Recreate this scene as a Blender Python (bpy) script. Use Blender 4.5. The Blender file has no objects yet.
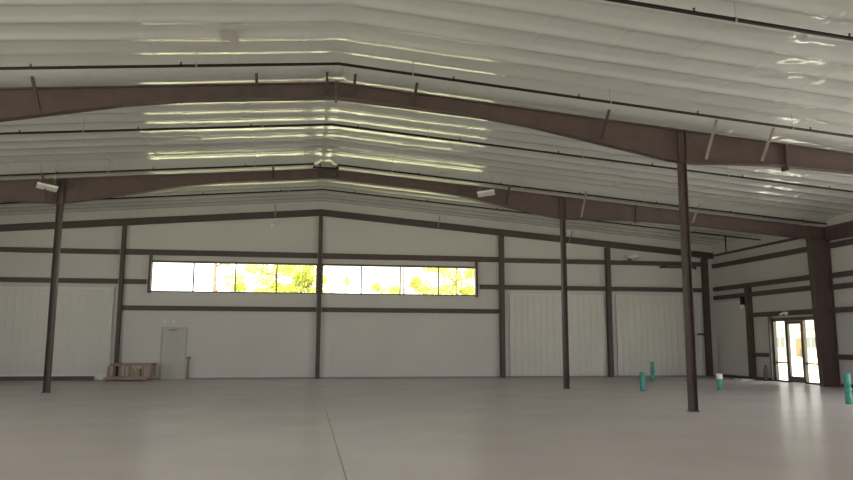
import bpy, bmesh, math, random
from mathutils import Vector, Matrix, noise
random.seed(7)
SC = bpy.context.scene
COL = SC.collection

# ------------------------------------------------------------------ camera
FPX, YAW, PIT, ROLL, CAMH = 728.73, .163, .1388, .0029, 1.6048
cam = bpy.data.cameras.new('camera')
cam.sensor_fit = 'HORIZONTAL'; cam.sensor_width = 36.0
cam.lens = FPX / 853.0 * 36.0
cam.clip_start = .05; cam.clip_end = 1000
co = bpy.data.objects.new('camera', cam); COL.objects.link(co)
_R = Vector((math.cos(YAW), -math.sin(YAW), 0)); _H = Vector((math.sin(YAW), math.cos(YAW), 0)); _Z = Vector((0, 0, 1))
_F = _H * math.cos(PIT) + _Z * math.sin(PIT); _U = -_H * math.sin(PIT) + _Z * math.cos(PIT)
_R2 = _R * math.cos(ROLL) + _U * math.sin(ROLL); _U2 = -_R * math.sin(ROLL) + _U * math.cos(ROLL)
m = Matrix.Identity(4)
for i in range(3):
    m[i][0] = _R2[i]; m[i][1] = _U2[i]; m[i][2] = -_F[i]
m[2][3] = CAMH
co.matrix_world = m
SC.camera = co

# ------------------------------------------------------------------ world, sun, added fill lamps, exposure
SKY, SUN, FRONT, SIDE = 3.8, 27.0, 330, 335
w = bpy.data.worlds.new('world'); SC.world = w; w.use_nodes = True
bgn = w.node_tree.nodes['Background']
bgn.inputs[0].default_value = (1.0, .985, .95, 1); bgn.inputs[1].default_value = SKY
sl = bpy.data.lights.new('sun', 'SUN'); sl.energy = SUN; sl.angle = .01; sl.color = (1, .95, .82)
so = bpy.data.objects.new('sun', sl); COL.objects.link(so)
so.rotation_euler = Vector((.02, .62, -.95)).to_track_quat('-Z', 'Y').to_euler()
# added fill lamps, set in made-up openings of the unseen front and side walls
for lx, ly, rz, wd, en in ((-7.2, -8.85, 0, 8.0, FRONT), (8.4, -8.85, 0, 8.0, FRONT), (-18.4, 10.5, -90, 12.0, SIDE * 1.5), (19.5, 14.0, 90, 8.0, SIDE)):
    al = bpy.data.lights.new('added_fill_lamp', 'AREA'); al.shape = 'RECTANGLE'
    al.size = wd; al.size_y = 4.6; al.energy = en; al.color = (.935, .94, 1)
    ao = bpy.data.objects.new('added_fill_lamp', al); COL.objects.link(ao)
    ao.location = (lx, ly, 2.4); ao.rotation_euler = (math.radians(90), 0, math.radians(rz))
vs = SC.view_settings
vs.view_transform = 'Standard'; vs.look = 'None'; vs.gamma = 1; vs.use_curve_mapping = False
vs.exposure = -0.13

# ------------------------------------------------------------------ dimensions
D1, D2, D3 = 16.26, 24.76, 32.63          # frame planes along the hall
X0, A, C1, C2 = .5615, 8.48, 8.36, 13.58  # ridge, interior columns, end wall columns
XR, XL = 19.65, -18.53                    # side walls
YB, YF = D3 + .2, -9.0                    # end wall, front wall
ZR, S = 7.5, .0817                        # rafter top at the ridge, roof slope
CEIL = .42
Z1, Z2, Z3, ZC, ZH, ZLOW = 5.38, 4.12, 3.0, 3.74, 2.82, 1.09
def roof(x): return ZR - S * abs(x - X0)

# ------------------------------------------------------------------ materials
def mat(name, col, rough=.6, spec=.5, metal=0, noise_amt=0., noise_scale=3., bump=0., bump_scale=20., col2=None, stretch=None):
    M = bpy.data.materials.new(name); M.use_nodes = True
    nt = M.node_tree; b = nt.nodes['Principled BSDF']
    b.inputs['Base Color'].default_value = (*col, 1); b.inputs['Roughness'].default_value = rough
    b.inputs['Specular IOR Level'].default_value = spec; b.inputs['Metallic'].default_value = metal
    tc = nt.nodes.new('ShaderNodeTexCoord')
    src = tc.outputs['Object']
    if stretch:
        mp = nt.nodes.new('ShaderNodeMapping'); mp.inputs['Scale'].default_value = stretch
        nt.links.new(src, mp.inputs['Vector']); src = mp.outputs['Vector']
    if noise_amt or col2:
        n = nt.nodes.new('ShaderNodeTexNoise'); n.inputs['Scale'].default_value = noise_scale; n.inputs['Detail'].default_value = 5
        nt.links.new(src, n.inputs['Vector'])
        mx = nt.nodes.new('ShaderNodeMix'); mx.data_type = 'RGBA'
        c2 = col2 or tuple(max(0, c * (1 - noise_amt)) for c in col)
        mx.inputs[6].default_value = (*c2, 1); mx.inputs[7].default_value = (*col, 1)
        rp = nt.nodes.new('ShaderNodeValToRGB'); rp.color_ramp.elements[0].position = .35; rp.color_ramp.elements[1].position = .65
        nt.links.new(n.outputs['Fac'], rp.inputs['Fac']); nt.links.new(rp.outputs['Color'], mx.inputs[0])
        nt.links.new(mx.outputs[2], b.inputs['Base Color'])
    if bump:
        n2 = nt.nodes.new('ShaderNodeTexNoise'); n2.inputs['Scale'].default_value = bump_scale; n2.inputs['Detail'].default_value = 4
        nt.links.new(src, n2.inputs['Vector'])
        bp = nt.nodes.new('ShaderNodeBump'); bp.inputs['Strength'].default_value = bump; bp.inputs['Distance'].default_value = .02
        nt.links.new(n2.outputs['Fac'], bp.inputs['Height']); nt.links.new(bp.outputs['Normal'], b.inputs['Normal'])
    return M

M_steel = mat('brown_primer_steel', (.098, .066, .061), .55, .4, noise_amt=.18, noise_scale=2.5)
M_brace = mat('bare_steel', (.34, .29, .25), .5, .5, noise_amt=.2)
M_pipe = mat('black_pipe', (.018, .012, .010), .6, .2)
M_vinyl = mat('white_vinyl_facing', (.65, .645, .62), .12, 1.0, noise_amt=.05, noise_scale=.8, bump=.06, bump_scale=6)
M_wall = mat('white_wall_facing', (.58, .56, .54), .5, .4, noise_amt=.05, noise_scale=.5, bump=.15, bump_scale=4)
M_wallb = mat('white_ribbed_wall_facing', (.61, .59, .57), .5, .4, noise_amt=.04, noise_scale=.5)
_nt = M_wallb.node_tree; _wv = _nt.nodes.new('ShaderNodeTexWave'); _wv.inputs['Scale'].default_value = .85; _wv.inputs['Distortion'].default_value = .3
_tc = _nt.nodes.new('ShaderNodeTexCoord'); _nt.links.new(_tc.outputs['Object'], _wv.inputs['Vector'])
_bp = _nt.nodes.new('ShaderNodeBump'); _bp.inputs['Strength'].default_value = .3; _bp.inputs['Distance'].default_value = .012
_nt.links.new(_wv.outputs['Fac'], _bp.inputs['Height']); _nt.links.new(_bp.outputs['Normal'], _nt.nodes['Principled BSDF'].inputs['Normal'])
M_liner = mat('white_liner_metal', (.60, .59, .55), .38, .5, noise_amt=.05, noise_scale=.7)
M_trimw = mat('white_trim', (.70, .69, .66), .45)
M_conc = mat('polished_concrete', (.58, .54, .545), .26, .006, col2=(.53, .495, .50), noise_scale=.55, bump=.06, bump_scale=9)
M_frame = mat('dark_window_frame', (.10, .08, .075), .45)
M_bronze = mat('bronze_aluminium', (.11, .095, .085), .4, .5)
M_door = mat('grey_white_door', (.50, .50, .45), .5, noise_amt=.05)
M_doorframe = mat('grey_door_frame', (.42, .41, .38), .5)
M_handle = mat('satin_metal', (.5, .5, .5), .3, .5, 1)
M_teal = mat('teal_plastic', (.075, .36, .30), .4, noise_amt=.15)
M_capw = mat('white_plastic', (.85, .85, .83), .4)
M_lamp = mat('lamp_white', (.88, .86, .82), .4)
M_wood = mat('reddish_lumber', (.36, .25, .21), .7, noise_amt=.3, noise_scale=9)
M_wood2 = mat('pink_lumber', (.42, .32, .28), .7, noise_amt=.2, noise_scale=9)
M_carton = mat('olive_carton', (.34, .30, .17), .7, noise_amt=.2)
M_grey = mat('grey_paint', (.26, .23, .215), .5)
M_patch = mat('grey_tape', (.47, .45, .43), .5)
M_bark = mat('bark', (.22, .13, .09), .9, noise_amt=.4, noise_scale=6)
M_ground = mat('dry_yellow_grass', (.50, .48, .32), .9, col2=(.45, .47, .26), noise_scale=.15)
M_pave = mat('pale_concrete_paving', (.62, .60, .54), .8, noise_amt=.08)
M_cream = mat('cream_stucco', (.66, .64, .55), .8)
M_roofb = mat('tan_shingle', (.32, .24, .18), .8, noise_amt=.2)
M_odoor = mat('orange_wood', (.30, .20, .11), .6)
M_gwin = mat('grey_glass', (.2, .21, .23), .15)

def glass_mat():
    M = bpy.data.materials.new('clear_glass'); M.use_nodes = True; nt = M.node_tree; nt.nodes.clear()
    o = nt.nodes.new('ShaderNodeOutputMaterial'); t = nt.nodes.new('ShaderNodeBsdfTransparent'); g = nt.nodes.new('ShaderNodeBsdfGlossy')
    g.inputs['Roughness'].default_value = .02; t.inputs[0].default_value = (.95, .96, .94, 1)
    mx = nt.nodes.new('ShaderNodeMixShader'); lw = nt.nodes.new('ShaderNodeLayerWeight')
    pw = nt.nodes.new('ShaderNodeMath'); pw.operation = 'POWER'; pw.inputs[1].default_value = 5
    fr = nt.nodes.new('ShaderNodeMath'); fr.operation = 'MULTIPLY_ADD'; fr.inputs[1].default_value = .9; fr.inputs[2].default_value = .03
    nt.links.new(lw.outputs['Facing'], pw.inputs[0]); nt.links.new(pw.outputs[0], fr.inputs[0])
    nt.links.new(fr.outputs[0], mx.inputs[0]); nt.links.new(t.outputs[0], mx.inputs[1]); nt.links.new(g.outputs[0], mx.inputs[2])
    nt.links.new(mx.outputs[0], o.inputs[0]); return M
M_glass = glass_mat()
def leaf_mat(name, col):
    M = bpy.data.materials.new(name); M.use_nodes = True; nt = M.node_tree; nt.nodes.clear()
    o = nt.nodes.new('ShaderNodeOutputMaterial'); d = nt.nodes.new('ShaderNodeBsdfDiffuse'); t = nt.nodes.new('ShaderNodeBsdfTranslucent')
    d.inputs[0].default_value = (*col, 1); t.inputs[0].default_value = (*col, 1)
    mx = nt.nodes.new('ShaderNodeMixShader'); mx.inputs[0].default_value = .45
    nt.links.new(d.outputs[0], mx.inputs[1]); nt.links.new(t.outputs[0], mx.inputs[2]); nt.links.new(mx.outputs[0], o.inputs[0]); return M
M_leafy = leaf_mat('yellow_green_leaf', (.46, .50, .11))
M_leafg = leaf_mat('green_leaf', (.34, .42, .12))

# ------------------------------------------------------------------ mesh helpers
class MB:
    def __init__(self): self.bm = bmesh.new()
    def poly_box(self, v):            # 8 verts: bottom 4 (ccw), top 4
        b = [self.bm.verts.new(p) for p in v]
        for f in ((3, 2, 1, 0), (4, 5, 6, 7), (0, 1, 5, 4), (1, 2, 6, 5), (2, 3, 7, 6), (3, 0, 4, 7)):
            self.bm.faces.new([b[i] for i in f])
        return self
    def box(self, x0, x1, y0, y1, z0, z1):
        return self.poly_box([(x0, y0, z0), (x1, y0, z0), (x1, y1, z0), (x0, y1, z0), (x0, y0, z1), (x1, y0, z1), (x1, y1, z1), (x0, y1, z1)])
    def slopebox(self, x0, x1, y0, y1, za0, za1, zb0, zb1):   # z range a at x0, b at x1
        return self.poly_box([(x0, y0, za0), (x1, y0, zb0), (x1, y1, zb0), (x0, y1, za0), (x0, y0, za1), (x1, y0, zb1), (x1, y1, zb1), (x0, y1, za1)])
    def tube(self, pts, r, n=10, cap=True):
        pts = [Vector(p) for p in pts]
        rs = r if isinstance(r, (list, tuple)) else [r] * len(pts)
        rings = []
        for i, p in enumerate(pts):
            d = (pts[min(i + 1, len(pts) - 1)] - pts[max(i - 1, 0)]).normalized()
            a = Vector((0, 0, 1)) if abs(d.z) < .9 else Vector((1, 0, 0))
            u = d.cross(a).normalized(); v = u.cross(d).normalized()
            rings.append([self.bm.verts.new(p + (u * math.cos(t) + v * math.sin(t)) * rs[i]) for t in [2 * math.pi * k / n for k in range(n)]])
        for q, s_ in zip(rings, rings[1:]):
            for k in range(n): self.bm.faces.new((q[k], q[(k + 1) % n], s_[(k + 1) % n], s_[k])).smooth = True
        if cap:
            self.bm.faces.new(list(reversed(rings[0]))); self.bm.faces.new(rings[-1])
        return self
    def lathe(self, c, prof, n=20):   # prof: (r, z)
        rings = [[self.bm.verts.new((c[0] + r * math.cos(t), c[1] + r * math.sin(t), c[2] + z)) for t in [2 * math.pi * k / n for k in range(n)]] for r, z in prof]
        for q, s_ in zip(rings, rings[1:]):
            for k in range(n): self.bm.faces.new((q[k], q[(k + 1) % n], s_[(k + 1) % n], s_[k])).smooth = True
        self.bm.faces.new(list(reversed(rings[0]))); self.bm.faces.new(rings[-1]); return self
    def bar(self, p, q, wx, wz):      # rectangular bar between two points
        p, q = Vector(p), Vector(q); d = (q - p).normalized()
        a = Vector((1, 0, 0)) if abs(d.x) < .9 else Vector((0, 1, 0))
        u = (a - d * a.dot(d)).normalized() * wx / 2; v = d.cross(u).normalized() * wz / 2
        return self.poly_box([p - u - v, p + u - v, p + u + v, p - u + v, q - u - v, q + u - v, q + u + v, q - u + v])
    def build(self, name, material, parent=None, origin=None):
        bmesh.ops.recalc_face_normals(self.bm, faces=self.bm.faces)
        me = bpy.data.meshes.new(name)
        base = Vector((0, 0, 0))
        if parent is not None: base = world_loc(parent)
        if origin is not None:
            org = Vector(origin)
        else:
            org = base if parent is not None else Vector((0, 0, 0))
        bmesh.ops.translate(self.bm, verts=self.bm.verts, vec=-org)
        self.bm.to_mesh(me); self.bm.free()
        me.materials.append(material)
        o = bpy.data.objects.new(name, me); COL.objects.link(o)
        if parent is not None:
            o.parent = parent; o.location = org - base
        else:
            o.location = org
        return o
def world_loc(o):
    l = Vector(o.location)
    while o.parent: o = o.parent; l += Vector(o.location)
    return l
def tag(o, label, cat, group=None, kind=None):
    o['label'] = label; o['category'] = cat
    if group: o['group'] = group
    if kind: o['kind'] = kind
    return o
def thing(name, loc, label, cat, group=None):
    o = bpy.data.objects.new(name, None); COL.objects.link(o); o.location = loc; o.empty_display_size = .2
    return tag(o, label, cat, group)
def struct(o): o['kind'] = 'structure'; return o

# ================================================================== SETTING
# ---- floor slab with saw joints
b = MB()
JX = [-17.5 + 0, -8.5, X0 - .04, 9.6]
b.box(XL - .3, XR + .3, YF - .3, YB + .3, -.12, 0)
floor = struct(b.build('floor', M_conc))
M_joint = mat('dark_joint_filler', (.17, .15, .14), .6)
b = MB()
b.box(X0 - .05, X0 - .035, 3, D1 + 2.6, .0, .0012)
struct(b.build('trim_1', M_joint))

# ---- outdoor ground
b = MB(); b.box(-150, 160, -60, 220, -.6, -.14)
g = struct(b.build('ground', M_ground))

b = MB(); b.box(XR + .15, XR + 11, 12, 42, -.15, -.03); struct(b.build('pavement', M_pave))
# ---- ceiling: vinyl faced insulation sagging in bands between the purlins
def ceiling_mesh():
    bm = bmesh.new()
    P = .78
    xs = []; x = XL - .02
    while x < XR: xs.append(x); x += .11
    xs += [XR + .02, X0 - .16, X0, X0 + .16]
    for i in range(-13, 14):
        xp = X0 - .76 + i * 1.524
        if XL < xp - .09 and xp + .09 < XR: xs = [q for q in xs if abs(q - xp) > .10] + [xp - .09, xp - .045, xp, xp + .045, xp + .09]
    xs = sorted(set(xs))
    ys = []; y = 4.0
    while y < YB: ys.append(y); y += P / 18
    ys = [YF, -6, -3, 0, 2] + ys + [YB]
    vy = []
    for y in ys:
        row = []
        for x in xs:
            d = abs(x - X0)
            z = ZR + CEIL - S * d
            yy = y + .05 * noise.noise(Vector((x * .35, math.floor(y / P + .2) * 3.1, 5)))
            ph = (yy / P + .86) % 1.0
            k = math.floor(yy / P + .86)
            amp = 1.0 + .22 * noise.noise(Vector((x * .22, k * 2.7, 1.3)))
            drape = 0.
            for D in (D1, D2):                      # draped smoothly over each girder
                t = min(1., max(0., (abs(y - (D - .1)) - .5) / .7)); amp *= .1 + .9 * t * t * (3 - 2 * t)
                drape -= .17 * math.exp(-((y - D - .35) / .55) ** 2)
            sag = amp * (-.034 * math.exp(-((ph - .5) * P / .135) ** 2) - .006 * (.5 - .5 * math.cos(2 * math.pi * ph))) + drape
            if y <= 2: sag = -.02
            # purlin pinch lines and the crinkles that gather along them
            pd = ((x - X0 + .76) / 1.524) % 1.0; pd = min(pd, 1 - pd) * 1.524
            near = math.exp(-(pd / .16) ** 2)
            rx = max(0., min(1., (x - 5.0) / 4.0))
            wr = .003 * noise.noise(Vector((x * 1.3, y * 2.4, 0)))
            wr += near * (.3 + .7 * rx) * .024 * noise.noise(Vector((x * 7, y * 3.0, 9)))
            patch = max(0, noise.noise(Vector((x * .9, y * .7, 21))) + .35)
            wr += rx * patch * (.036 * noise.noise(Vector((x * 1.9 + y * .4, y * 1.9, 3))) + .018 * noise.noise(Vector((x * 5.5 + y, y * 3.2, 7))))
            pinch = -.007 * math.exp(-(pd / .045) ** 2)
            if d < .2: sag *= .5; wr -= .02 * (1 - d / .2)
            row.append(bm.verts.new((x, y, z + sag + pinch + wr)))
        vy.append(row)
    for r0, r1 in zip(vy, vy[1:]):
        for i in range(len(xs) - 1):
            f = bm.faces.new((r0[i], r1[i], r1[i + 1], r0[i + 1])); f.smooth = True
    me = bpy.data.meshes.new('ceiling'); bm.to_mesh(me); bm.free(); me.materials.append(M_vinyl)
    o = bpy.data.objects.new('ceiling', me); COL.objects.link(o); return o
struct(ceiling_mesh())
# roof deck above the insulation
b = MB()
b.slopebox(XL - .6, X0, YF - .5, YB + .5, roof(XL - .6) + .55, roof(XL - .6) + .62, roof(X0) + .55, roof(X0) + .62)
b.slopebox(X0, XR + .6, YF - .5, YB + .5, roof(X0) + .55, roof(X0) + .62, roof(XR + .6) + .55, roof(XR + .6) + .62)
struct(b.build('roof', M_liner))

# ---- walls as cells with openings
def wall_x(y0, y1, x0, x1, holes, name, material):
    """wall in the X direction, holes = (x0,x1,z0,z1); sloped top under the roof"""
    b = MB()
    xs = sorted(set([x0, x1, X0] + [h[0] for h in holes] + [h[1] for h in holes]))
    for a, c in zip(xs, xs[1:]):
        hs = sorted([h for h in holes if h[0] < c and h[1] > a], key=lambda h: h[2])
        z = -.1
        for h in hs:
            if h[2] > z: b.box(a, c, y0, y1, z, h[2])
            z = h[3]
        b.slopebox(a, c, y0, y1, z, roof(a) + .54, z, roof(c) + .54)
    return struct(b.build(name, material))
WZ0, WZ1 = 3.70, 5.06
WL = (X0 - 7.20, X0 - .10, WZ0, WZ1); WR = (X0 + .10, X0 + 7.17, WZ0, WZ1)
wall_x(YB, YB + .15, XL - .2, XR + .2, [WL, WR], 'wall_back', M_wallb)
FD = [(-11.2, -3.2, 0, 4.7), (4.4, 12.4, 0, 4.7)]  # made-up front openings, unseen, added to let light in
wall_x(YF - .15, YF, XL - .2, XR + .2, FD, 'wall_front', M_wall)
# right wall with the glazed entrance
DY0, DY1, DZ = 25.5, 28.45, 2.64
def wall_y(x0, x1, zt, holes, name):
    b = MB(); y = YF
    for (p, q, h) in holes:
        b.box(x0, x1, y, p, -.1, zt); b.box(x0, x1, p, q, h, zt); b.box(x0, x1, p, q, -.1, 0); y = q
    b.box(x0, x1, y, YB, -.1, zt)
    return struct(b.build(name, M_wall))
wall_y(XR, XR + .15, roof(XR) + .54, [(10, 18, 4.7), (DY0, DY1, DZ)], 'wall_right')  # the nearer opening is unseen, added to brighten the hall
wall_y(XL - .15, XL, roof(XL) + .54, [(4, 17, 4.7)], 'wall_left')  # invented opening out of view, only admits light
# dark base angle along the walls
b = MB(); b.box(XR - .05, XR, D2 + .2, DY0, 0, .09); b.box(XR - .05, XR, DY1, YB - .02, 0, .12); b.box(XR - .05, XR, 18.2, D2 - .2, 0, .12)
struct(b.build('baseboard_right', M_steel))
b = MB(); b.box(XL, XR - .06, YB - .03, YB, 0, .06); struct(b.build('baseboard_back', M_grey))

# ---- clerestory windows in the end wall
def window(name, r, cuts):
    x0, x1, z0, z1 = r
    root = bpy.data.objects.new(name, None); COL.objects.link(root); root.location = ((x0 + x1) / 2, YB, z0); struct(root)
    b = MB(); t = .05
    b.box(x0, x1, YB - .03, YB + .12, z1 - .085, z1); b.box(x0, x1, YB - .03, YB + .12, z0, z0 + t)
    b.box(x0, x0 + t, YB - .03, YB + .12, z0 + t, z1 - t); b.box(x1 - t, x1, YB - .03, YB + .12, z0 + t, z1 - t)
    b.build('window_frame', M_frame, root)
    for c in cuts:
        MB().box(c - .025, c + .025, YB - .02, YB + .1, z0 + t, z1 - t).build('mullion', M_frame, root)
    e = [x0 + t] + list(cuts) + [x1 - t]
    for a, c in zip(e, e[1:]):
        MB().box(a + .02, c - .02, YB + .04, YB + .05, z0 + t, z1 - t).build('pane', M_glass, root)
    return root
window('window_1', WL, [WL[0] + (WL[1] - WL[0]) * k / 4 for k in (1, 2, 3)])
window('window_2', WR, [WR[0] + (WR[1] - WR[0]) * k / 4 for k in (1, 2, 3)])

# ---- steel door in the end wall
dx0, dx1, dh = -6.0, -5.06, 2.13
root = bpy.data.objects.new('door_1', None); COL.objects.link(root); root.location = ((dx0 + dx1) / 2, YB, 0); struct(root)
b = MB(); t = .06
b.box(dx0 - t, dx0, YB - .06, YB, 0, dh + t); b.box(dx1, dx1 + t, YB - .06, YB, 0, dh + t); b.box(dx0, dx1, YB - .06, YB, dh, dh + t)
b.build('door_frame', M_doorframe, root)
MB().box(dx0 + .004, dx1 - .004, YB - .04, YB - .002, .01, dh - .004).build('door_leaf', M_door, root)
b = MB(); b.box(dx1 - .12, dx1 - .06, YB - .055, YB - .04, .95, 1.15); b.tube([(dx1 - .09, YB - .09, 1.03), (dx1 - .2, YB - .09, 1.03)], .012); b.tube([(dx1 - .09, YB - .05, 1.03), (dx1 - .09, YB - .09, 1.03)], .012)
b.build('door_handle', M_handle, root)
b = MB(); b.box(dx0 + .25, dx0 + .55, YB - .10, YB - .04, dh - .09, dh - .03); b.bar((dx0 + .5, YB - .08, dh - .02), (dx0 + .75, YB - .18, dh - .02), .03, .015)
b.build('door_closer', M_grey, root)

# ---- glazed double sidelight entrance in the right wall
root = bpy.data.objects.new('door_2', None); COL.objects.link(root); root.location = (XR, (DY0 + DY1) / 2, 0); struct(root)
xa, xb = XR - .04, XR + .1
S1, S2 = 26.55, 27.57            # door leaf limits along the wall
b = MB()
for y, t in ((DY0, .07), (S1 - .05, .07), (S2 - .02, .07), (DY1 - .09, .09)): b.box(xa, xb, y, y + t, 0, DZ)
b.box(xa, xb, DY0, DY1, DZ - .14, DZ); b.box(xa, xb, DY0, S1, 0, .07); b.box(xa, xb, S2, DY1, 0, .07)
b.build('entrance_frame', M_bronze, root)
for (p, q) in ((DY0 + .07, S1 - .05), (S2 + .05, DY1 - .09)):
    MB().box(xa + .02, xb - .03, p, q, .76, .82).build('mid_rail', M_bronze, root)
    b = MB(); b.box(XR + .02, XR + .03, p, q, .07, .76); b.box(XR + .02, XR + .03, p, q, .82, DZ - .14); b.build('sidelight_pane', M_glass, root)
p, q = S1 + .025, S2 - .025
b = MB(); b.box(xa + .01, xb - .04, p, p + .09, .02, DZ - .145); b.box(xa + .01, xb - .04, q - .09, q, .02, DZ - .145)
b.box(xa + .01, xb - .04, p + .09, q - .09, .02, .26); b.box(xa + .01, xb - .04, p + .09, q - .09, DZ - .27, DZ - .145)
leaf = b.build('door_leaf', M_bronze, root)
MB().box(XR + .01, XR + .02, p + .09, q - .09, .26, DZ - .27).build('pane', M_glass, leaf)
b = MB(); b.tube([(XR - .09, p + .06, .95), (XR - .09, p + .06, 1.35)], .014); b.tube([(XR - .09, p + .06, .97), (XR - .02, p + .06, .97)], .01); b.tube([(XR - .09, p + .06, 1.33), (XR - .02, p + .06, 1.33)], .01)
b.build('pull_handle', M_handle, leaf)

# ================================================================== STEEL FRAME
DEPTH = [(0, .37), (3.2, .35), (4.6, .42), (8.2, .81), (8.75, .80), (11, .58), (14, .49), (18.25, .49)]
def girder(Y, name, label, braces, splices, wide=.22):
    root = thing(name, (X0, Y, roof(X0) - .4), label, 'roof beam', 'tapered main roof beams')
    for sg in (-1, 1):
        b = MB(); tf = .02
        ends = DEPTH if sg > 0 else DEPTH[:-1] + [(18.5, .49)]
        for (d0, h0), (d1, h1) in zip(ends, ends[1:]):
            xa_, xb_ = X0 + sg * d0, X0 + sg * d1
            ra, rb = roof(xa_), roof(xb_)
            if sg < 0: xa_, xb_, ra, rb, h0, h1 = xb_, xa_, rb, ra, h1, h0
            b.slopebox(xa_, xb_, Y - wide / 2, Y + wide / 2, ra - tf, ra, rb - tf, rb)
            b.slopebox(xa_, xb_, Y - .007, Y + .007, ra - h0 + tf, ra - tf, rb - h1 + tf, rb - tf)
            b.slopebox(xa_, xb_, Y - wide / 2, Y + wide / 2, ra - h0, ra - h0 + tf, rb - h1, rb - h1 + tf)
        b.build('tapered_girder', M_steel, root)
        b = MB()
        for dx in (-.1, .1):
            x = X0 + sg * 8.48 + dx; b.box(x - .008, x + .008, Y - wide / 2 + .01, Y + wide / 2 - .01, roof(x) - .785, roof(x) - .02)
        b.build('stiffener_plate', M_steel, root)
    for d, drop in splices:
        x = X0 + d
        h = [h0 + (h1 - h0) * (abs(d) - d0) / (d1 - d0) for (d0, h0), (d1, h1) in zip(DEPTH, DEPTH[1:]) if d0 <= abs(d) <= d1][0]
        b = MB(); b.box(x - .03, x + .03, Y - wide / 2 - .01, Y + wide / 2 + .01, roof(x) - h - drop, roof(x) + .01)
        for k in range(4):
            zz = roof(x) - h + .07 + k * (h - .14) / 3
            for yy in (-.07, .07): b.tube([(x - .05, Y + yy, zz), (x + .05, Y + yy, zz)], .014, 6)
        b.build('splice_plate', M_steel, root)
    for x in braces:
        d = abs(x - X0)
        h = [h0 + (h1 - h0) * (d - d0) / (d1 - d0) for (d0, h0), (d1, h1) in zip(DEPTH, DEPTH[1:]) if d0 <= d <= d1][0]
        b = MB()
        p = Vector((x, Y - .12, roof(x) - h + .08)); q = Vector((x, Y - .66, roof(x) + (.16 if x > 9 else .03)))
        b.bar(p, q, .06, .012); b.bar(p + Vector((.025, 0, 0)), q + Vector((.025, 0, 0)), .012, .06)
        b.build('flange_brace', M_brace if x > 9 else M_steel, root)
    return root
girder(D1, 'roof_girder', 'nearest tapered brown steel roof girder spanning the hall, the larger of the two', [-5.72, -1.2, .33, .95, 2.34, 6.9, 9.62, 11.12], [(0, .06), (11.29, .1)])
girder(D2, 'roof_girder', 'farther tapered brown steel roof girder, on the second row of columns, carrying two white lights', [-8.3, -1.2, .35, .95, 6.9, 9.7, 14.0], [(0, .02), (11.29, .04)])
# end wall rafter
root = thing('end_rafter', (X0, D3, roof(X0) - .3), 'slim brown steel rafter along the top of the end wall above the windows', 'roof beam')
for sg, xe in ((-1, XL + .05), (1, XR - .05)):
    b = MB(); x0_, x1_ = (xe, X0) if sg < 0 else (X0, xe)
    ra, rb = roof(x0_), roof(x1_)
    b.slopebox(x0_, x1_, D3 + .06, D3 + .07, ra - .28, ra, rb - .28, rb)
    b.slopebox(x0_, x1_, D3 - .02, D3 + .15, ra - .28, ra - .265, rb - .28, rb - .265)
    b.slopebox(x0_, x1_, D3 - .02, D3 + .15, ra - .015, ra, rb - .015, rb)
    b.build('channel', M_steel, root)
for x in (-1.45, 5.9, 12.2):
    MB().bar((x, D3 + .0, roof(x) - .26), (x, D3 - .5, roof(x) + .24), .05, .012).build('flange_brace', M_brace, root)

def hcol(x, y, z1, label, wx=.2, wy=.2, base=True, y_is_flange=False):
    root = thing('steel_column', (x, y, 0), label, 'column', 'brown steel columns')
    b = MB(); t = .014
    b.box(x - wx / 2, x - wx / 2 + t, y - wy / 2, y + wy / 2, .015, z1); b.box(x + wx / 2 - t, x + wx / 2, y - wy / 2, y + wy / 2, .015, z1)
    b.box(x - wx / 2 + t, x + wx / 2 - t, y - .005, y + .005, .015, z1)
    b.build('shaft', M_steel, root)
    if base:
        MB().box(x - wx / 2 - .03, x + wx / 2 + .03, y - wy / 2 - .02, y + wy / 2 + .02, 0, .015).build('base_plate', M_steel, root)
        MB().box(x - wx / 2 - .03, x + wx / 2 + .03, y - wy / 2 + .005, y + wy / 2 - .005, z1, z1 + .015).build('cap_plate', M_steel, root)
    return root
zc = roof(X0 + A) - .81 - .016
hcol(X0 - A, D2, zc, 'brown steel column under the farther girder left of the windows', .17, .18)
hcol(X0 + A, D2, zc, 'brown steel column under the farther girder right of the windows', .16, .18)
hcol(X0 + A, D1, zc, 'tall nearest brown steel column under the nearest girder, standing furthest forward on the floor', .15, .2)
def ecol(x, z1, label, wx=.22):
    root = thing('steel_column', (x, D3 + .1, 0), label, 'column', 'brown steel columns')
    b = MB(); t = .014
    b.box(x - wx / 2, x + wx / 2, D3 - .02, D3 - .006, .0, z1); b.box(x - wx / 2, x + wx / 2, D3 + .165, D3 + .18, 0, z1); b.box(x - .006, x + .006, D3 - .006, D3 + .165, 0, z1)
    b.build('shaft', M_steel, root); return root
def ez(x): return roof(x) - .30
ecol(X0 - C1, ez(X0 - C1), 'brown steel column on the end wall beside the wooden crate, left of the windows', .15)
ecol(X0, ez(X0), 'brown steel column at the middle of the end wall between the two windows', .18)
ecol(X0 + C1, ez(X0 + C1), 'brown steel column on the end wall just right of the right window')
ecol(X0 + C2, ez(X0 + C2), 'brown steel column on the end wall between the two right ribbed panels')
ecol(19.12, ez(19.12), 'thick brown steel column in the right rear corner of the hall', .27)

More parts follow.
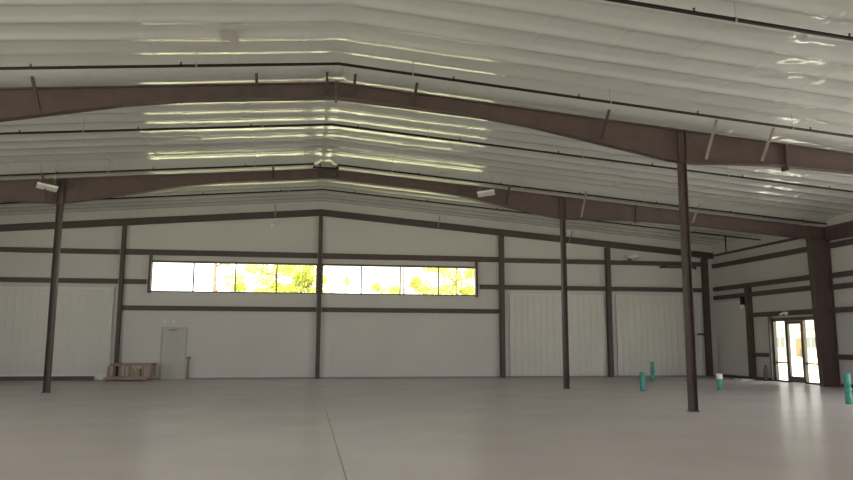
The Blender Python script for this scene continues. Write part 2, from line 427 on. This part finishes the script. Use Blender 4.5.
# tapered wall column of the farther frame
root = thing('wall_column', (19.3, D2, 0), 'wide tapered brown steel column against the right wall beside the glass entrance', 'column')
zt = roof(18.8) - .005
b = MB()
bx_, tx_ = 18.97, 18.80; ox = XR - .02
b.poly_box([(bx_, D2 - .007, 0), (ox, D2 - .007, 0), (ox, D2 + .007, 0), (bx_, D2 + .007, 0), (tx_, D2 - .007, zt), (ox, D2 - .007, roof(ox)), (ox, D2 + .007, roof(ox)), (tx_, D2 + .007, zt)])
b.poly_box([(bx_ - .02, D2 - .12, 0), (bx_, D2 - .12, 0), (bx_, D2 + .12, 0), (bx_ - .02, D2 + .12, 0), (tx_ - .02, D2 - .12, zt), (tx_, D2 - .12, zt), (tx_, D2 + .12, zt), (tx_ - .02, D2 + .12, zt)])
b.box(ox - .02, ox, D2 - .12, D2 + .12, 0, roof(ox) - .01)
b.build('tapered_shaft', M_steel, root)
MB().slopebox(tx_, ox - .02, D2 - .11, D2 + .11, roof(tx_) - .50, roof(tx_) - .48, roof(tx_) - .50, roof(tx_) - .48).build('knee_plate', M_steel, root)
MB().slopebox(tx_ - .02, ox, D2 - .12, D2 + .12, roof(tx_), roof(tx_) + .02, roof(ox), roof(ox) + .02).build('cap_plate', M_steel, root)

# ---- girts
GR = 'brown horizontal wall girts'
def girt_x(x0, x1, z, label, h=.2):
    b = MB(); y = D3 - .005
    b.box(x0, x1, y, y + .012, z - h / 2, z + h / 2)
    b.box(x0, x1, y + .012, YB - .005, z - h / 2, z - h / 2 + .012); b.box(x0, x1, y + .012, YB - .005, z + h / 2 - .012, z + h / 2)
    return tag(b.build('wall_girt', M_steel, origin=((x0 + x1) / 2, y, z)), label, 'girt', GR)
e = .115
girt_x(X0 - C2 - .4, X0 - C1 - e, Z1, 'upper brown girt at the far left of the end wall, behind the left interior column')
girt_x(X0 - C1 + e, X0 - e, Z1 + .02, 'brown girt running just above the left window', .23)
girt_x(X0 + e, X0 + C1 - e, Z1 + .02, 'brown girt running just above the right window', .23)
girt_x(X0 + C1 + e, X0 + C2 - e, Z1, 'upper brown girt above the ribbed panel just right of the windows')
girt_x(X0 + C2 + e, 19.12 - .14, Z1, 'upper brown girt above the ribbed panel nearest the rear right corner')
girt_x(X0 - C2 - .4, X0 - C1 - e, Z2, 'lower brown girt along the top of the left ribbed panel')
girt_x(X0 - C1 + e, WL[0] - .12, Z2, 'short brown girt between the crate column and the left window')
girt_x(WR[1] + .12, X0 + C1 - e, Z2, 'short brown girt between the right window and the column beside it')
girt_x(X0 + C1 + e, X0 + C2 - e, Z2, 'lower brown girt along the top of the ribbed panel just right of the windows')
girt_x(X0 + C2 + e, 19.12 - .14, Z2, 'lower brown girt over the ribbed panel nearest the rear right corner')
girt_x(X0 - C1 + e, X0 - e, Z3, 'brown girt below the left window, above the grey door')
girt_x(X0 + e, X0 + C1 - e, Z3, 'brown girt below the right window')
girt_x(18.55, 18.97, 2.0, 'very short brown girt stub low beside the rear right corner column', .1)
# window jamb posts
for x, lab in ((WL[0] - .012, 'slim dark jamb post at the left edge of the left window'), (WR[1] - .01, 'slim dark jamb post at the right edge of the right window')):
    tag(MB().box(x - .05, x + .05, D3 + .0, YB - .005, WZ0 - .06, Z1 - .11).build('jamb_post', M_steel, origin=(x, D3 + .1, WZ0)), lab, 'post', 'window jamb posts')
def girt_y(y0, y1, z, label, h=.19):
    b = MB(); x = XR - .2
    b.box(x - .012, x, y0, y1, z - h / 2, z + h / 2); b.box(x, XR - .005, y0, y1, z - h / 2, z - h / 2 + .012); b.box(x, XR - .005, y0, y1, z + h / 2 - .012, z + h / 2)
    return tag(b.build('wall_girt', M_steel, origin=(x, (y0 + y1) / 2, z)), label, 'girt', GR)
PY = 29.9
girt_y(D2 + .14, D3 - .03, Z1 - .1, 'topmost brown girt on the right wall above the glass entrance')
girt_y(D2 + .14, D3 - .03, Z2 + .04, 'second brown girt from the top on the right wall, resting on the door post')
girt_y(D2 + .14, PY - .13, ZC, 'third brown girt from the top on the right wall, above the entrance header')
girt_y(PY + .13, D3 - .03, ZC, 'brown girt above the plain white panel by the rear right corner')
girt_y(D2 + .14, PY - .13, ZH, 'brown header girt directly above the glass entrance')
girt_y(DY1 + .1, PY - .13, ZLOW, 'short low brown girt on the right wall left of the glass entrance', .16)
for z, lab in ((Z1 - .12, 'topmost'), (Z2, 'second from the top'), (ZC - .05, 'third from the top'), (ZH, 'second from the floor'), (ZLOW, 'lowest')):
    girt_y(D1 + .2, D2 - .14, z, lab + ' brown girt right of the wide wall column at the picture edge')
# posts on the right wall
tag(MB().box(XR - .23, XR - .01, PY - .12, PY + .12, 0, Z2 - .06).build('door_post', M_steel, origin=(XR - .12, PY, 0)), 'brown steel post on the right wall between white panel and glass entrance', 'post')
tag(MB().box(XR - .16, XR - .045, DY1 + .01, DY1 + .10, 0, ZH - .1).build('door_jamb', M_bronze, origin=(XR - .1, DY1 + .05, 0)), 'dark steel jamb along the left edge of the glass entrance', 'post')
# eave struts
b = MB(); z = roof(XR) - .13
b.box(XR - .1, XR - .02, D2 + .14, D3 - .03, z - .05, z + .05)
tag(b.build('eave_strut', M_steel, origin=(XR - .06, 28, z)), 'thin brown eave strut along the top of the right wall behind the wide column', 'beam', 'eave struts')
b = MB(); z = roof(XR) - .2
b.box(XR - .22, XR - .205, D1 + .2, D2 - .14, z - .28, z + .25); b.box(XR - .22, XR - .02, D1 + .2, D2 - .14, z - .28, z - .265)
tag(b.build('eave_strut', M_steel, origin=(XR - .12, 20, z)), 'deep brown eave strut right of the wide column at the picture edge', 'beam', 'eave struts')

# ================================================================== WALL PANELS
def ribbed(x0, x1, z0, z1, y, pitch=.305, dep=.014):
    b = MB(); prof = []
    x = x0
    while x < x1 - .001:
        for dx, dy in ((0, 0), (pitch * .62, 0), (pitch * .72, -dep), (pitch * .86, -dep), (pitch * .96, 0)):
            if x + dx <= x1: prof.append((x + dx, y + dy))
        x += pitch
    prof.append((x1, y))
    bk = y + .02
    for (xa_, ya_), (xb_, yb_) in zip(prof, prof[1:]):
        b.poly_box([(xa_, ya_, z0), (xb_, yb_, z0), (xb_, bk, z0), (xa_, bk, z0), (xa_, ya_, z1), (xb_, yb_, z1), (xb_, bk, z1), (xa_, bk, z1)])
    bmesh.ops.remove_doubles(b.bm, verts=b.bm.verts, dist=1e-5)
    return b
LP = 'white liner panels'
def liner(x0, x1, z1, label, top=None, dep=.012):
    root = thing('liner_panel', ((x0 + x1) / 2, YB - .06, 0.06), label, 'wall panel', LP)
    ribbed(x0, x1, .065, z1, YB - .045, dep=dep).build('ribbed_sheet', M_liner, root)
    for xq in (x0 - .04, x1): MB().box(xq, xq + .04, YB - .09, YB - .02, .065, z1).build('side_trim', M_trimw, root)
    if top: MB().box(x0 - .04, x1 + .04, YB - .10, YB - .02, z1, z1 + top).build('top_trim', M_trimw, root)
    return root
liner(X0 - C2 - 2.2, X0 - C1 - .32, 3.76, 'ribbed white liner panel with pale top trim at the far left of the end wall', .09, .004)
liner(X0 + C1 + .42, X0 + C2 - .3, 3.78, 'ribbed white liner panel just right of the windows, behind an interior column', .04)
liner(X0 + C2 + .42, 18.8, 3.78, 'ribbed white liner panel nearest the rear right corner, behind the nearest column', .04)
root = thing('liner_panel', (XR - .04, 31.3, 0), 'plain white panel on the right wall between corner column and door post', 'wall panel', LP)
MB().box(XR - .05, XR - .02, PY + .14, D3 - .0, .13, 3.42).build('flat_sheet', M_liner, root)
MB().box(XR - .10, XR - .02, PY + .14, D3 - .0, 3.42, 3.5).build('top_trim', M_trimw, root)

# ================================================================== SPRINKLER LINES
SP = 'sprinkler branch pipes under the roof'
def sprinkler(Y, label, off=.05, r=.03, xl=-18.2, xr=19.2, heads=None, phase=0, breakridge=False):
    root = thing('sprinkler_pipe', (X0, Y, roof(X0) + off), label, 'pipe', SP)
    if breakridge:
        MB().tube([(xl, Y, roof(xl) + off), (X0 - .42, Y, roof(X0 - .42) + off), (X0 - .40, Y, roof(X0) - .10)], r).build('pipe_run', M_pipe, root)
        MB().tube([(X0 + .34, Y, roof(X0) - .10), (X0 + .36, Y, roof(X0 + .36) + off), (xr, Y, roof(xr) + off)], r).build('pipe_run', M_pipe, root)
        MB().tube([(X0 - .45, Y, roof(X0) - .10), (X0 + .40, Y, roof(X0) - .10)], r).build('pipe_run', M_pipe, root)
    else:
        MB().tube([(xl, Y, roof(xl) + off), (X0, Y, roof(X0) + off), (xr, Y, roof(xr) + off)], r).build('pipe_run', M_pipe, root)
    x = xl + 1 + phase
    while x < xr - .5:
        if abs(x - X0) > .6:
            z = roof(x) + off
            MB().lathe((x, Y, z + r * .8), [(.022, 0), (.022, .02), (.01, .025), (.01, .045), (.026, .05), (.026, .055)], 8).build('sprinkler_head', M_pipe, root)
        x += 2.9
    x = xl + 2.1 + phase
    while x < xr - .5:
        if abs(x - X0) > .6:
            z = roof(x) + off
            b = MB(); b.tube([(x, Y, z + r), (x, Y, z + .36)], .005, 6); b.tube([(x - .015, Y, z), (x + .015, Y, z)], r * 1.35, 10)
            b.build('pipe_hanger', M_brace, root)
        x += 4.57
    return root
sprinkler(10.70, 'thick black sprinkler pipe crossing the top right corner of the ceiling, nearest of all', r=.036, phase=.3)
sprinkler(15.18, 'black sprinkler pipe just in front of the nearest girder', r=.032)
sprinkler(19.68, 'black sprinkler pipe midway between the two girders', r=.03, phase=1.1)
sprinkler(24.20, 'black sprinkler pipe just in front of the farther girder, dipping at the ridge', r=.03, phase=.6, breakridge=True)
l5 = sprinkler(28.50, 'black sprinkler pipe between the farther girder and the end wall', r=.028, phase=1.6, xr=19.35)
MB().tube([(17.7, 28.5, roof(17.7) + .04), (17.7, 28.5, 5.46)], .03).build('drop_pipe', M_pipe, l5)

# ================================================================== LIGHTS (unlit fittings)
def led(x, y, z, label, tilt):
    root = thing('led_light', (x, y, z), label, 'light fitting', 'flat white hanging lights')
    b = MB(); hw, hd = .30, .26
    b.slopebox(x - hw, x + hw, y - hd, y + hd, z, z + .05, z, z + .05); hs = b.build('housing', M_lamp, root)
    b = MB(); b.box(x - hw + .03, x + hw - .03, y - hd + .03, y + hd - .03, z - .008, z); df = b.build('diffuser', M_lamp, root)
    hs.rotation_euler = df.rotation_euler = (-.10, tilt * .6, tilt * 1.5)
    for sx in (-.22, .22):
        MB().tube([(x + sx, y, z + .05), (x + sx, y, roof(x + sx) + .37)], .008, 6).build('hanging_wire', M_brace, root)
    return root
led(-8.2, 24.30, 6.40, 'flat white light hanging before the farther girder above the left interior column', .25)
led(6.1, 24.30, 6.72, 'flat white light hanging before the farther girder right of the ridge', -.2)

def twin_head(name, x, y, z, label, facing='y'):
    root = thing(name, (x, y, z), label, 'emergency light', 'emergency lights')
    sgn = -1
    if facing == 'y':
        MB().box(x - .13, x + .13, y - .06, y, z - .03, z + .06).build('battery_box', M_wall, root)
        for sx in (-.18, .18):
            b = MB(); b.tube([(x + sx, y - .04, z - .04), (x + sx, y - .12, z - .07), (x + sx, y - .19, z - .10)], [.03, .05, .06], 12); b.build('lamp_head', M_lamp, root)
    else:
        MB().box(x - .07, x, y - .13, y + .13, z - .05, z + .05).build('battery_box', M_capw, root)
        for sy in (-.17, .17):
            b = MB(); b.tube([(x - .04, y + sy, z + .0), (x - .10, y + sy, z - .04), (x - .15, y + sy, z - .07)], [.03, .045, .05], 12); b.build('lamp_head', M_lamp, root)
    return root
twin_head('emergency_light', -1.41, YB, 6.80, 'twin headed white emergency light high on the end wall left of the ridge')
twin_head('emergency_light', -5.75, YB, 2.52, 'small white emergency light on the end wall above the grey door')
twin_head('emergency_light', XR - .205, 27.25, ZH, 'small white emergency light above the glass entrance', 'x')
root = thing('wall_light', (15.25, D3 - .1, 5.62), 'oval white wall light under the rafter left of the nearest column', 'light fitting')
MB().box(15.2, 15.3, D3 - .12, D3 + .1, 5.49, 5.56).build('mount', M_grey, root)
MB().lathe((15.25, D3 - .2, 5.56), [(.05, 0), (.3, .05), (.36, .10), (.3, .15), (.08, .18)], 20).build('bowl_shade', M_lamp, root)
root = thing('wall_light', (XR - .12, 30.25, 3.38), 'small dark wall light with white lens at the top of the door post', 'light fitting')
MB().box(XR - .24, XR - .051, 30.16, 30.36, 3.28, 3.66).build('housing', M_pipe, root)
MB().box(XR - .30, XR - .24, 30.06, 30.26, 3.14, 3.30).build('lens', M_lamp, root)

# angle bracket up by the corner
root = thing('steel_bracket', (17.6, D3 - .1, 5.2), 'folded dark steel bracket projecting under the upper girt behind the nearest column', 'bracket')
MB().bar((16.72, D3 - .02, 5.19), (18.6, D3 - .02, 5.21), .02, .09).build('bottom_bar', M_steel, root)
MB().bar((16.80, D3 - .04, 5.22), (18.3, D3 - .04, 5.47), .02, .06).build('brace_bar', M_steel, root)
MB().box(18.5, 18.62, D3 - .05, D3 - .008, 5.12, 5.29).build('end_plate', M_steel, root)

# ================================================================== FLOOR OBJECTS
def pipe_stub(x, y, h, label, r=.085, cap=False, lean=(0, 0)):
    root = thing('pipe_stub', (x, y, 0), label, 'pipe', 'teal pipe stubs rising from the floor')
    MB().lathe((x, y, 0), [(r, 0), (r, h * .45)], 20).build('lower_pipe', M_teal, root)
    b = MB(); b.lathe((x, y, h * .40), [(r + .004, 0), (r + .014, .01), (r + .014, .10), (r + .004, .115)], 20); b.build('coupling', M_teal, root)
    if cap:
        MB().lathe((x, y, h * .45), [(r, 0), (r, h * .22)], 20).build('upper_pipe', M_teal, root)
        MB().lathe((x, y, h * .66), [(r + .012, 0), (r + .02, .02), (r + .02, h * .34 - .03), (r, h * .34)], 20).build('cap', M_capw, root)
    else:
        MB().lathe((x, y, h * .45), [(r, 0), (r, h * .55), (r - .012, h * .55), (r - .012, h * .42)], 20).build('upper_pipe', M_teal, root)
    return root
pipe_stub(11.16, 23.27, .62, 'teal pipe stub on the floor, left of the pair before the ribbed panel')
pipe_stub(14.47, 29.2, .80, 'slimmer teal pipe stub on the floor, farthest back of the four', .075)
pipe_stub(14.05, 23.44, .55, 'short teal pipe stub with a white cap, right of the nearest column', .09, True)
pipe_stub(14.30, 17.69, .80, 'tall teal pipe stub at the right edge before the wide wall column', .08)

# crate by the end wall
cx0, cx1, cy0, cy1 = -7.86, -6.14, D3 - 1.0, D3 - .12
root = thing('wooden_crate', ((cx0 + cx1) / 2, (cy0 + cy1) / 2, 0), 'low reddish open wooden crate frame on the floor against the end wall', 'crate')
for y in (cy0, cy1 - .05):
    MB().box(cx0 + .1, cx1, y, y + .05, .60, .70).build('top_rail', M_wood, root)
    MB().box(cx0 - .15, cx1 - .15, y, y + .05, .05, .14).build('bottom_rail', M_wood, root)
    for x in (cx0, cx0 + .62, cx1 - .42, cx1 - .12):
        MB().box(x, x + .09, y, y + .05, .14, .60).build('post', M_wood, root)
for x in (cx0 + .1, cx1 - .1): MB().box(x, x + .1, cy0 + .05, cy1 - .05, .62, .69).build('cross_rail', M_wood, root)
b = MB()
for k in range(6):
    y = cy0 + .06 + k * .125; b.box(cx0 - .1, cx1 - .18, y, y + .1, .14, .16)
b.build('deck_boards', M_wood2, root)
MB().box(cx1 - .4, cx1 - .04, cy0 + .05, cy0 + .07, .16, .60).build('side_board', M_wood2, root)
b = MB(); b.box(cx1 - .3, cx1 - .22, cy0, cy1, 0, .05); b.box(cx0 - .1, cx0 - .02, cy0, cy1, 0, .05); b.build('skid', M_wood, root)
root = thing('carton', (cx0 + 1.05, cy0 + .3, .16), 'small olive carton standing inside the wooden crate', 'box')
MB().box(cx0 + .85, cx0 + 1.22, cy0 + .1, cy0 + .5, .161, .46).build('carton_body', M_carton, root)
MB().box(cx0 + 1.0, cx0 + 1.07, cy0 + .098, cy0 + .502, .40, .464).build('tape_strip', M_patch, root)

# bollard beside the door
root = thing('bollard', (-4.88, YB - .2, 0), 'short grey steel post standing on the floor right of the grey door', 'post')
MB().lathe((-4.88, YB - .2, 0), [(.05, 0), (.05, .86)], 14).build('post_tube', M_grey, root)
MB().lathe((-4.88, YB - .2, .86), [(.09, 0), (.09, .06), (.05, .09)], 14).build('post_cap', M_grey, root)

# long channel and trim lying along the left base of the end wall
b = MB(); b.box(-14.6, -8.55, D3 - .36, D3 - .345, 0, .16); b.box(-14.6, -8.55, D3 - .345, D3 - .13, 0, .015); b.box(-14.6, -8.55, D3 - .345, D3 - .13, .145, .16)
tag(b.build('steel_channel', M_steel, origin=(-11.5, D3 - .2, 0)), 'long dark steel channel lying on the floor along the left end wall', 'steel channel')
b = MB(); b.box(-14.6, -8.12, D3 - .105, D3 - .03, .0, .24); b.box(-14.6, -8.12, D3 - .125, D3 - .105, .0, .03)
tag(b.build('metal_trim', M_trimw, origin=(-11.3, D3 - .1, 0)), 'long white metal trim on the floor behind the dark steel channel', 'trim')
root = tag(MB().poly_box([(18.55, 29.2, 0), (19.1, 29.15, 0), (19.15, 29.85, 0), (18.6, 29.9, 0), (18.56, 29.21, .05), (19.09, 29.16, .05), (19.14, 29.84, .05), (18.61, 29.89, .05)]).build('foam_slab', M_capw, origin=(18.85, 29.5, 0)), 'small white slab lying on the floor in front of the door post', 'slab')
# small dark canister beside the entrance
root = thing('canister', (XR - .3, 28.70, 0), 'small dark brown cylinder standing on the floor left of the glass entrance', 'canister')
MB().lathe((XR - .3, 28.70, 0), [(.085, 0), (.09, .02), (.09, .45), (.06, .53), (.03, .56)], 16).build('cylinder_body', mat('dark_brown_paint', (.10, .07, .06), .4), root)
MB().lathe((XR - .3, 28.70, .56), [(.025, 0), (.025, .06), (.045, .07), (.045, .09)], 10).build('valve', M_pipe, root)
# taped patch on the ceiling
px, py = -1.66, 14.42
zz = ZR + CEIL - S * abs(px - X0) - .05
b = MB(); b.slopebox(px - .17, px + .17, py - .24, py + .24, zz - .34 * S / 2 - .006, zz - .34 * S / 2, zz + .34 * S / 2 - .006, zz + .34 * S / 2)
tag(b.build('ceiling_patch', M_patch, origin=(px, py, zz)), 'small square taped patch on the ceiling left of the ridge near the picture top', 'patch')

# ================================================================== OUTSIDE
TG = 'trees behind the end wall'
def tree(x, y, trunk_r, h, clumps, leafmat, label, n=900, size=.26, lean=0, group=TG, seed=1):
    rnd = random.Random(seed)
    root = thing('tree', (x, y, -.14), label, 'tree', group)
    b = MB(); k = 8
    b.tube([(x + lean * t / k + .08 * math.sin(t), y, -.14 + h * t / k) for t in range(k + 1)], [trunk_r * (1.15 - .9 * t / k) for t in range(k + 1)], 9)
    b.build('trunk', M_bark, root)
    for (cx, cz, rx, rz) in clumps:
        p0 = Vector((x + lean * min(1, cz / h) * .8, y, max(1.2, cz - rz * 1.1)))
        p1 = Vector((cx, y + rnd.uniform(-.5, .5), cz))
        MB().tube([p0, p0.lerp(p1, .5) + Vector((0, 0, -.15)), p1], [trunk_r * .4, trunk_r * .3, trunk_r * .12], 6).build('branch', M_bark, root)
    bm = bmesh.new()
    for (cx, cz, rx, rz) in clumps:
        for i in range(n):
            while True:
                v = Vector((rnd.uniform(-1, 1), rnd.uniform(-1, 1), rnd.uniform(-1, 1)))
                if v.length < 1: break
            c = Vector((cx + v.x * rx, y + v.y * rx * .8, cz + v.z * rz))
            s_ = size * rnd.uniform(.6, 1.3)
            q = Vector((rnd.gauss(0, 1), rnd.gauss(0, 1), rnd.gauss(0, 1))).normalized()
            u = q.orthogonal().normalized() * s_ * .5; v2 = q.cross(u).normalized() * s_ * .5
            bm.faces.new([bm.verts.new(p) for p in (c - u, c - v2 * .6, c + u, c + v2 * .6)])
    me = bpy.data.meshes.new('foliage'); bm.to_mesh(me); bm.free(); me.materials.append(leafmat)
    f = bpy.data.objects.new('foliage', me); COL.objects.link(f); f.parent = root; f.location = -Vector(root.location)
    return root
TY = 55
tree(-6.6, TY, .17, 11, [(-5.2, 6.1, .9, .8), (-4.8, 5.5, .6, .4), (-5.9, 7.6, .6, .5), (-6.4, 9.8, 1.5, .9)], M_leafy, 'slim bare trunked tree seen through the second pane of the left window', 420, .18, lean=.05, seed=2)
tree(-2.4, TY + 3, .12, 10, [(-4.0, 7.3, 1.1, .5), (-3.2, 6.3, .9, .8), (-2.0, 7.1, 1.1, .6), (-3.1, 5.4, 1.2, .3), (-2.3, 5.8, .5, .4), (-2.9, 8.6, 1.8, .8)], M_leafy, 'leafy yellow green tree seen through the third pane of the left window', 560, .18, lean=.1, seed=3)
tree(.2, TY - 2, .15, 11, [(-.8, 6.8, 1.4, .7), (.4, 6.3, 1.1, 1.2), (-1.1, 5.3, 1.0, .4), (.5, 5.0, .9, .5), (-.3, 6.0, .8, .6), (.3, 8.4, 2.0, 1.2)], M_leafy, 'dense yellow green tree seen through the rightmost pane of the left window', 900, .18, seed=4)
tree(3.2, TY + 6, .06, 7.2, [(2.0, 5.8, .5, .5), (1.4, 6.6, .35, .35), (3.3, 6.6, .3, .35), (3.0, 9.0, .9, .5)], M_leafg, 'sparse small tree seen through the leftmost pane of the right window', 130, .17, seed=5)
tree(5.9, TY + 1, .08, 6.0, [(6.2, 5.5, .9, .4), (5.3, 5.8, .45, .35), (6.8, 5.5, .5, .5)], M_leafy, 'low bushy tree seen through the second pane of the right window', 280, .17, seed=6)
tree(7.35, TY, .12, 11, [(8.6, 5.9, .9, .6), (9.2, 5.4, .9, .45), (9.6, 7.2, 1.0, .35), (8.2, 6.1, .5, .5), (8.5, 9.3, 1.6, .9)], M_leafy, 'straight trunked tree seen through the third pane of the right window', 420, .18, seed=7)
tree(12.0, TY + 2, .14, 10, [(11.2, 7.0, 1.1, .8), (12.4, 6.3, 1.0, 1.0), (11.0, 5.7, 1.0, .5), (13.2, 7.2, .8, .7), (12.8, 5.6, .8, .4), (12.0, 8.8, 1.8, .9)], M_leafy, 'full yellow green tree seen through the rightmost pane of the right window', 620, .18, lean=-.2, seed=8)

# pale building beyond the entrance
bx, by0, by1 = 62, 70, 96
root = thing('building', (bx, 83, -.14), 'pale low building with tan roof seen through the glass entrance', 'building')
MB().box(bx, bx + 9, by0, by1, -.14, 3.3).build('wall', M_cream, root)
MB().poly_box([(bx - .6, by0 - .5, 3.3), (bx + 9.6, by0 - .5, 3.3), (bx + 9.6, by1 + .5, 3.3), (bx - .6, by1 + .5, 3.3), (bx + 4.3, by0 + 4, 5.0), (bx + 4.7, by0 + 4, 5.0), (bx + 4.7, by1 - 4, 5.0), (bx + 4.3, by1 - 4, 5.0)]).build('roof', M_roofb, root)
for y in (81.6, 87.6):
    wn = MB().box(bx - .06, bx, y, y + 1.5, 1.0, 2.3).build('window', M_gwin, root)
    MB().box(bx - .09, bx - .06, y + .7, y + .8, 1.0, 2.3).build('mullion', M_trimw, wn)
dr = MB().box(bx - .06, bx, 84.2, 85.3, -.1, 2.2).build('door', M_odoor, root)
